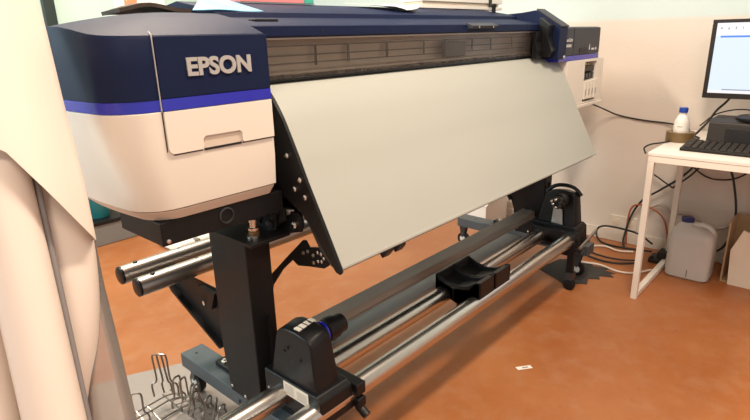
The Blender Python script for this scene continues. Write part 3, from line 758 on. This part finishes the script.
# ------------------------------------------------------------------ cables
def cable(pts, r, m, label, name='cable'):
    return tag(finish(name, TU(pts, r, 8, 8), m), label, 'cable')
cable([(2.29, .10, .90), (2.45, .06, .85), (2.555, -.02, .795), (2.56, -.16, .775), (2.555, -.30, .768), (2.5, -.41, .762), (2.35, -.46, .755), (2.27, -.52, .749)], .0045, 'cabblack', 'black cable sagging along the wall from printer to desk')
cable([(2.11, -.425, .7485), (2.04, -.405, .7490), (1.98, -.375, .748), (1.93, -.36, .737), (1.91, -.375, .715)], .004, 'cabblack', 'short black cable end sticking out beside the tape roll')
cable([(2.345, -.64, 1.0), (2.36, -.60, .93), (2.37, -.56, .88), (2.36, -.53, .82), (2.32, -.50, .77), (2.27, -.49, .749), (2.16, -.555, .749), (2.06, -.51, .749)], .006, 'cabblack', 'thick black monitor cable dropping behind the bottle')
cable([(2.34, -.50, .80), (2.38, -.56, .86), (2.42, -.66, .885), (2.40, -.78, .87), (2.30, -.86, .85)], .0035, 'cabblack', 'thin black cable arching over the small desktop printer')
# under the desk
cable([(2.53, -.265, .566), (2.53, -.253, .487), (2.53, -.300, .450), (2.53, -.376, .405)], .0045, 'cabblack', 'thin kinked black cable on the wall beneath the desk corner')
cable([(2.528, -.50, .60), (2.528, -.46, .535), (2.528, -.405, .467), (2.528, -.31, .38), (2.528, -.225, .304), (2.52, -.175, .20), (2.47, -.16, .06), (2.44, -.18, .010)], .006, 'cabblack', 'black cable slanting down the wall behind the desk legs')
cable([(2.512, -.52, .60), (2.512, -.491, .538), (2.512, -.453, .486), (2.512, -.38, .410)], .005, 'cabblack', 'short black cable beside the slanting one under the desk')
cable([(2.54, -.45, .66), (2.54, -.459, .556), (2.54, -.50, .51), (2.54, -.562, .485), (2.54, -.637, .491), (2.54, -.689, .516), (2.54, -.727, .559), (2.54, -.75, .66)], .0045, 'cabblack', 'black cable looping below the desk along the wall')
cable([(2.50, -.635, .70), (2.50, -.643, .575), (2.50, -.669, .496), (2.50, -.700, .361), (2.50, -.708, .26)], .006, 'cabblack', 'black cable hanging straight down above the cardboard box')
cable([(2.515, -.165, .012), (2.515, -.158, .13), (2.515, -.169, .242), (2.515, -.211, .276), (2.515, -.279, .27), (2.515, -.351, .221), (2.515, -.385, .13), (2.50, -.40, .02)], .0055, 'caborange', 'orange red cable arched up beside the desk leg')
cable([(2.54, -.25, .25), (2.54, -.321, .29), (2.54, -.39, .254), (2.54, -.483, .266), (2.54, -.549, .226), (2.54, -.603, .201), (2.54, -.685, .231), (2.54, -.772, .267), (2.54, -.95, .34)], .0085, 'cabgrey', 'grey cable running across the wall above the jug')
cable([(2.49, -.321, .055), (2.50, -.232, .098), (2.50, -.082, .112), (2.50, -.003, .095), (2.49, .012, .050), (2.46, -.03, .014), (2.44, -.12, .010), (2.46, -.25, .012), (2.46, -.33, .02)], .006, 'cabblack', 'large black cable loop on the floor near the baseboard')
cable([(2.20, .03, .02), (2.187, -.07, .010), (2.17, -.15, .010), (2.19, -.23, .010), (2.264, -.33, .012)], .006, 'cabblack', 'black cable running from the printer to the power strip')
cable([(2.34, .03, .010), (2.27, -.03, .010), (2.24, -.12, .010), (2.25, -.22, .010), (2.30, -.32, .012)], .005, 'cabblack', 'thin black cable on the floor between the white cables')
cable([(2.28, .04, .012), (2.35, -.01, .012), (2.40, -.076, .012), (2.375, -.165, .012), (2.41, -.24, .012)], .0055, 'cabwhite', 'white cable curving on the floor behind the desk leg')
cable([(2.09, .02, .012), (2.078, -.058, .012), (2.10, -.158, .012), (2.07, -.261, .012), (2.10, -.34, .012), (2.20, -.40, .012)], .0055, 'cabwhite', 'white cable crossing the floor in front of the dark rag')
cable([(2.51, -.56, .03), (2.52, -.622, .067), (2.52, -.666, .105), (2.52, -.69, .16)], .006, 'cabblack', 'black cable curving out from behind the jug')
cable([(2.47, -.62, .012), (2.48, -.66, .03), (2.49, -.705, .010)], .005, 'caborange', 'orange red cable on the floor behind the jug')
ps = empty('power_strip', 'black power strip with plugs on the floor behind the desk leg', 'power strip', (2.40, -.38, 0))
part('strip_body', B(2.33, 2.43, -.46, -.345, .0, .03), 'cabblack', ps, bevel=.006)
for i in range(3):
    part('plug', B(2.345+i*.03, 2.368+i*.03, -.43, -.385, .031, .07), 'cabblack', ps, bevel=.006)
part('switch', LA((2.342, -.362, .03), [(.012, 0), (.012, .006), (.008, .008)], 16), 'black2', ps)
# wall socket above the baseboard
so = empty('wall_socket', 'white double wall socket low on the wall behind the cables', 'socket', (2.569, -.12, .12))
part('face_plate', B(2.560, 2.5695, -.20, -.04, .09, .17), 'baseb', so, bevel=.003)
for y in (-.16, -.08):
    part('socket_insert', LA((2.5605, y, .13), [(.024, 0), (.024, -.003), (.02, -.004)], 20, 'x'), 'cardpale', so)

# ------------------------------------------------------------------ jug
jg = empty('plastic_jug', 'milky translucent plastic jug with dark blue cap under the desk', 'jug', (2.30, -.565, 0))
def rr(cx, cy, hx, hy, r, z, n=6):
    p = []
    for (sx_, sy_, a0) in ((1, 1, 0), (-1, 1, PI/2), (-1, -1, PI), (1, -1, 1.5*PI)):
        for i in range(n+1):
            a = a0+PI/2*i/n; p.append(Vector((cx+sx_*(hx-r)+r*math.cos(a), cy+sy_*(hy-r)+r*math.sin(a), z)))
    return p
jb = bmesh.new(); jc = (2.285, -.565)
loft(jb, [rr(*jc, .075, .092, .03, 0), rr(*jc, .087, .104, .035, .012), rr(*jc, .088, .105, .035, .12), rr(*jc, .087, .104, .035, .225), rr(*jc, .082, .098, .035, .25), rr(jc[0], jc[1]+.005, .070, .086, .032, .266), rr(jc[0], jc[1]+.035, .040, .042, .03, .285), rr(jc[0], jc[1]+.040, .030, .030, .028, .292), rr(jc[0], jc[1]+.040, .028, .028, .027, .300)])
part('body', jb, 'jug', jg)
part('cap', LA((jc[0], jc[1]+.040, .300), [(.030, 0), (.031, .003), (.031, .020), (.027, .023)], 24), 'capnavy', jg)
part('handle', TU([(jc[0], jc[1]+.012, .283), (jc[0], jc[1]-.012, .290), (jc[0], jc[1]-.045, .290), (jc[0], jc[1]-.078, .272), (jc[0], jc[1]-.092, .235)], .014, 10), 'jug', jg)
part('volume_mark', B(jc[0]-.0885, jc[0]-.0875, -.575, -.570, .02, .06), 'ink', jg)

# cardboard box lower right
cbx = empty('cardboard_box', 'open brown cardboard box with pale front flap below the desk', 'box', (2.42, -.95, 0))
bm = bmesh.new(); box(bm, 2.475, 2.483, -1.30, -.712, .0, .33); box(bm, 2.30, 2.474, -.720, -.712, .0, .33); box(bm, 2.30, 2.474, -1.30, -1.292, .0, .33); box(bm, 2.30, 2.474, -1.291, -.721, .0, .008)
part('box_walls', bm, 'card', cbx)
part('front_flap', PR([(-.750, .0), (-.738, .188), (-.779, .304), (-.82, .29), (-1.30, .27), (-1.30, .0)], 'x', 2.28, 2.288), 'cardpale', cbx)

# ------------------------------------------------------------------ floor items
def floor_patch(name, pts, th, m, label, cat):
    bm = bmesh.new(); prism(bm, pts, 'z', .0002, th); return tag(finish(name, bm, m, smooth=False), label, cat)
rnd = random.Random(11)
pts = [(1.86, .10), (1.80, -.02), (1.74, -.12), (1.80, -.14), (1.83, -.19), (1.90, -.17), (1.93, -.22), (1.97, -.20), (2.0, -.27), (2.03, -.235), (2.05, -.26), (2.06, -.20), (2.10, -.21), (2.08, -.13), (2.11, -.10), (2.07, -.05), (2.10, .0), (2.06, .06)]
floor_patch('dark_rag', pts, .004, 'rag', 'torn dark grey rag flat on the floor beside the right stand', 'rag')
floor_patch('plastic_sheet', [(-.75, 1.12), (-.126, .909), (.070, .812), (.085, .55), (.07, .30), (.05, .12), (-.9, .12)], .0012, 'matfilm', 'thin greyish plastic sheet on the floor under the wire rack', 'plastic sheet')
tg = empty('paper_tag', 'small white paper tag lying on the orange floor', 'paper tag', (.924, -.29, 0))
part('tag_sheet', PR([(.905, -.262), (.895, -.280), (.945, -.318), (.955, -.300)], 'z', .0006, .002), 'paper', tg)
part('tag_print', PR([(.920, -.283), (.917, -.288), (.937, -.303), (.940, -.298)], 'z', .0021, .0024), 'ink', tg)

# wire rack
wr = empty('wire_rack', 'chrome wire rack with upright loops on the floor at lower left', 'wire rack', (-.13, .58, 0))
def loop(c, ax, w, h0, h1, tilt=(0, 0)):
    c = Vector(c); a = Vector(ax).normalized(); t = Vector((tilt[0], tilt[1], 0))
    P = [c-a*w, c-a*w+(Vector((0, 0, 1))+t)*h0, c-a*w*.55+(Vector((0, 0, 1))+t)*(h0+.02), c-a*w*.55+(Vector((0, 0, 1))+t)*(h1-.012), c-a*w*.3+(Vector((0, 0, 1))+t)*h1, c+a*w*.3+(Vector((0, 0, 1))+t)*h1, c+a*w*.55+(Vector((0, 0, 1))+t)*(h1-.012), c+a*w*.55+(Vector((0, 0, 1))+t)*(h0+.02), c+a*w+(Vector((0, 0, 1))+t)*h0, c+a*w]
    return TU(P, .0034, 6, 4)
for c, ax, w, h0, h1, tl in (((-.125, .60, .045), (.6, -.7, 0), .046, .05, .175, (-.02, .02)), ((-.11, .615, .045), (.6, -.7, 0), .016, .04, .168, (-.08, .0)), ((-.10, .50, .035), (.8, .4, 0), .032, .02, .11, (0, .1)), ((-.085, .46, .03), (.8, .4, 0), .030, .02, .10, (.05, 0)), ((-.07, .42, .02), (.8, .3, 0), .032, .015, .075, (.1, -.1)), ((-.26, .52, .03), (.7, -.6, 0), .03, .05, .14, (0, 0)), ((-.115, .53, .04), (.8, .2, 0), .03, .02, .10, (.1, .15)), ((-.10, .475, .035), (.7, .6, 0), .028, .02, .09, (.2, .05)), ((-.085, .44, .03), (.8, .1, 0), .03, .015, .085, (-.1, .1)), ((-.06, .395, .02), (.6, .6, 0), .026, .015, .07, (.2, -.1)), ((-.05, .37, .015), (.8, .3, 0), .03, .015, .06, (.1, -.2))):
    part('upright_loop', loop(c, ax, w, h0, h1, tl), 'wire', wr)
bw = bmesh.new()
for P in ([(-.33, .60, .035), (-.20, .60, .045), (-.12, .595, .05), (-.075, .56, .05)], [(-.33, .575, .035), (-.20, .57, .042), (-.12, .565, .048), (-.07, .52, .05)],
          [(-.10, .62, .05), (-.09, .50, .045), (-.06, .40, .02), (-.04, .34, .008)], [(-.13, .62, .045), (-.12, .48, .03), (-.10, .38, .008)],
          [(-.28, .53, .008), (-.16, .54, .01), (-.11, .54, .012), (-.075, .50, .04)], [(-.20, .60, .045), (-.19, .50, .008)], [(-.24, .60, .045), (-.235, .48, .006)],
          [(-.07, .55, .05), (-.05, .44, .03), (-.03, .36, .008)]):
    tube(bw, P, .003, 6, 4)
for k in range(8): tube(bw, [(-.13+.004*k, .56-.027*k, .045-.004*k), (-.045+.004*k, .535-.027*k, .048-.004*k)], .002, 6, 1)
part('base_grid', bw, 'wire', wr)

# ------------------------------------------------------------------ things behind the printer
cn = empty('white_carton', 'small white carton standing on the floor behind the right stand', 'box', (2.38, .77, 0))
bm = bmesh.new(); box(bm, 2.24, 2.53, .67, .87, 0, .165); part('carton_body', bm, 'paper', cn, bevel=.002)
part('carton_lid', PR([(2.235, .166), (2.535, .166), (2.49, .198), (2.30, .198)], 'y', .665, .875), 'paper', cn, bevel=.002)
pk = empty('wrapped_packet', 'white plastic wrapped packet on the floor behind the steel tubes', 'packet', (.86, 2.05, 0))
bm = bmesh.new()
loft(bm, [rr(.88, 2.08, .20, .12, .03, 0), rr(.88, 2.08, .215, .13, .03, .02), rr(.88, 2.08, .20, .12, .03, .055), rr(.86, 2.08, .14, .08, .03, .07)])
part('packet_body', bm, 'bottle', pk)
part('packet_band', B(.80, .83, 1.942, 2.215, .0, .064), 'ink', pk)
bk = empty('bucket', 'teal plastic bucket standing on the low grey box by the back wall', 'bucket', (.49, 2.62, .171))
part('bucket_body', LA((.49, 2.62, .171), [(.062, 0), (.066, .008), (.088, .20), (.094, .202), (.094, .215), (.086, .215), (.08, .19)], 30), 'teal', bk)
part('bucket_handle', TU([(.396, 2.62, .371), (.42, 2.55, .35), (.49, 2.52, .335), (.56, 2.55, .35), (.584, 2.62, .371)], .003, 8), 'screw', bk)
sc = empty('storage_box', 'low grey storage box on the floor under the teal bucket', 'box', (.47, 2.62, 0))
part('box_body', B(.26, .70, 2.50, 2.73, .002, .145), 'mintstand', sc, bevel=.004)
part('box_lid', B(.25, .71, 2.49, 2.733, .146, .170), 'black2', sc, bevel=.003)
po = empty('wall_poster', 'white poster with coral shapes on the pale mint back wall', 'poster', (1.06, YB-.002, 1.6))
part('poster_sheet', B(.88, 1.24, YB-.004, YB-.001, 1.44, 1.95), 'poster', po)
bm = bmesh.new(); prism(bm, [(.95, 1.51), (1.03, 1.51), (1.045, 1.60), (1.02, 1.57), (1.005, 1.64), (.99, 1.57), (.975, 1.63), (.965, 1.55), (.945, 1.59)], 'y', YB-.0048, YB-.0041)
part('coral_shape', bm, 'coral', po)

# ------------------------------------------------------------------ foreground rolls at left
AX = lambda p0, p1, t: Vector(p0)+(Vector(p1)-Vector(p0))*t
def leaning_shell(p0, p1, r, a0, a1, zt, zb_fn, m, th, name, nrad=0, fold=0, nseg=40, nz=24):
    """curved sheet round the line p0 (z=0) to p1 (z=zt); zb_fn(angle fraction)->lower edge height"""
    g = []
    for i in range(nseg+1):
        s_ = i/nseg; a = a0+(a1-a0)*s_; row = []
        for j in range(nz+1):
            zb = zb_fn(s_); z = zb+(zt-zb)*j/nz
            c = AX(p0, p1, z/zt)
            rr_ = r+fold*math.sin(9*s_+z*2.2)*math.sin(4*s_-z)
            row.append(Vector((c.x+rr_*math.cos(a), c.y+rr_*math.sin(a), z)))
        g.append(row)
    bm = bmesh.new(); slab(bm, g, th); return bm
def axis_from(pt1, pt2, ztop):
    a = Vector(pt1); b = Vector(pt2); d = (b-a)/(b.z-a.z)
    return a-d*a.z, a+d*(ztop-a.z)
ZT = 1.95
a0_, a1_ = axis_from((-.649, -.162, .663), (-.611, -.016, 1.058), ZT)
c0_, c1_ = axis_from((-.725, -.085, .666), (-.676, .050, 1.061), ZT)
def solid_roll(p0, p1, r, name, label):
    e = empty(name, label, 'roll', tuple(p0), group=None)
    bm = bmesh.new(); n = 40
    c = [p0, p1]
    cyl(bm, p0, p1, r, n=n); o = part('vinyl_roll_body', bm, 'roll', e)
    bm = bmesh.new(); d = (Vector(p1)-Vector(p0)).normalized(); cyl(bm, Vector(p1)+d*.0005, Vector(p1)+d*.012, r*.42, n=24)
    part('core_end', bm, 'card', e)
    return e
solid_roll(a0_, a1_, .047, 'vinyl_roll', 'upright cream vinyl roll standing in front of the curved one')
solid_roll(c0_, c1_, .045, 'vinyl_roll', 'upright cream vinyl roll at the far left edge')
# camera
Cpos = Vector((-.8586, -1.1204, 1.2847)); yaw, pit, rol = -.8352, -.3099, -.0273
Fw = Vector((-math.sin(yaw)*math.cos(pit), math.cos(yaw)*math.cos(pit), math.sin(pit)))
Rt = Vector((math.cos(yaw), math.sin(yaw), 0)); Up = Rt.cross(Fw)
R2 = Rt*math.cos(rol)+Up*math.sin(rol); U2 = -Rt*math.sin(rol)+Up*math.cos(rol)

def at(u, v, w):
    return Cpos+(Fw+R2*(u-375)/543.1967+U2*(210-v)/543.1967)*w
# curved roll of sheet behind the front one
bm = bmesh.new(); tube(bm, [at(-26, -150, 1.07), at(4, 0, 1.07), at(32, 120, 1.07), at(60, 240, 1.07), at(66, 330, 1.07), at(54, 420, 1.07), at(40, 560, 1.07), at(50, 760, 1.07)], .059, 36, 5)
tag(finish('curled_vinyl', bm, 'roll'), 'bent cream vinyl roll between the front roll and the clear film', 'roll')
gt = [at(22, 110, .985), at(36.5, 182, .985), at(60, 290, .985), at(84, 400, .985), at(118, 560, .985), at(160, 740, .985)]
tag(finish('gap_shade_strip', TU(gt, .0062, 12, 4), M['gapshade']), 'narrow grey strip added as the shaded gap between the cream rolls', 'tube')  # added strip; its grey stands in for shade between the rolls
def curtain(name, m, uR, uL, vtop, vbot, wfun, fold, th, label, cat, nu=40, nv=30):
    g = []
    for i in range(nu+1):
        s_ = i/nu; row = []
        for j in range(nv+1):
            t = j/nv; vb = vbot(s_); v = vb+(vtop-vb)*t
            a, b = uL(v), uR(v)
            # s_ 0..0.8 across the visible side, then curling back behind
            if s_ <= .8: k = math.sin(PI/2*s_/.8)**.8 if False else s_/.8; u = a+(b-a)*(1-(1-k)**1.0); w = wfun(k)
            else: k = (s_-.8)/.2; u = b-12*k*k; w = wfun(1)+.09*k
            w += fold*math.sin(13*s_+v*.012)*math.sin(4*s_-v*.007)*(1-s_)
            row.append(at(u, v, w))
        g.append(row)
    bm = bmesh.new(); slab(bm, g, th)
    return tag(finish(name, bm, m), label, cat)
def edge(pts):
    def f(v):
        if v <= pts[0][0]: return pts[0][1]+(v-pts[0][0])*(pts[1][1]-pts[0][1])/(pts[1][0]-pts[0][0])
        for (a, x), (b, y) in zip(pts, pts[1:]):
            if v <= b: return x+(y-x)*(v-a)/(b-a)
        (a, x), (b, y) = pts[-2:]
        return y+(v-b)*(y-x)/(b-a)
    return f
eW = edge([(0, 38), (30, 46), (105, 64), (190, 86), (245, 97)])
curtain('paper_wrap', 'roll', eW, lambda v: eW(v)-160, -230, lambda s: 150+max(0, (s/.8-.55))*200 if s < .8 else 240, lambda k: .865+.17*(k**3), .006, .0015, 'cream paper wrap with diagonal hem round the upper part of the rolls', 'wrapping')
eF = edge([(180, 84), (240, 95), (280, 103), (340, 118), (420, 137), (560, 170)])
curtain('clear_film', 'film', eF, lambda v: eF(v)-34-(v-200)*.09, 195, lambda s: 745, lambda k: 1.075+.05*(k**3), .006, .0008, 'clear wrinkled plastic film hanging between the rolls and the wire rack', 'plastic film')

cam = bpy.data.cameras.new('camera'); co = bpy.data.objects.new('camera', cam); COL.objects.link(co)
cam.sensor_width = 36; cam.lens = 36*543.1967/750; cam.clip_start = .02
mw = Matrix(((R2.x, U2.x, -Fw.x, Cpos.x), (R2.y, U2.y, -Fw.y, Cpos.y), (R2.z, U2.z, -Fw.z, Cpos.z), (0, 0, 0, 1)))
co.matrix_world = mw; S.camera = co

# ------------------------------------------------------------------ lights
def area(name, loc, sx_, sy_, power, col, rot=(0, 0, 0)):
    l = bpy.data.lights.new(name, 'AREA'); l.shape = 'RECTANGLE'; l.size = sx_; l.size_y = sy_; l.energy = power; l.color = col
    o = bpy.data.objects.new(name, l); COL.objects.link(o); o.location = loc; o.rotation_euler = rot; return o
def ceiling_lamp(x, y, L_, W_, power, col, label):
    e = empty('ceiling_lamp', label, 'lamp', (x, y, 2.9))
    part('lamp_housing', B(x-L_/2-.03, x+L_/2+.03, y-W_/2-.03, y+W_/2+.03, 2.83, 2.898), 'ceil', e, bevel=.004)
    area('lamp_light', (x, y, 2.822), L_, W_, power, col)
WARM = (1.0, .83, .66)
ceiling_lamp(.6, -.75, 1.2, .25, 48, WARM, 'white ceiling lamp in front of the printer')
ceiling_lamp(.3, 1.25, 1.2, .25, 66, WARM, 'white ceiling lamp behind the printer')
ceiling_lamp(-1.6, -1.9, 1.2, .25, 40, WARM, 'white ceiling lamp behind the camera')
# daylight from a window in the open left side, falling on the back wall
area('window_daylight', (-2.4, 1.9, 1.9), 1.4, 1.4, 55, (.78, .95, 1.0), (0, math.radians(-100), 0))

w = bpy.data.worlds.new('world'); S.world = w; w.use_nodes = True
bg = w.node_tree.nodes['Background']; bg.inputs[0].default_value = (1.0, .92, .84, 1); bg.inputs[1].default_value = .55
S.view_settings.view_transform = 'Standard'; S.view_settings.look = 'None'; S.view_settings.gamma = 1
S.view_settings.use_curve_mapping = False; S.view_settings.exposure = 0.45
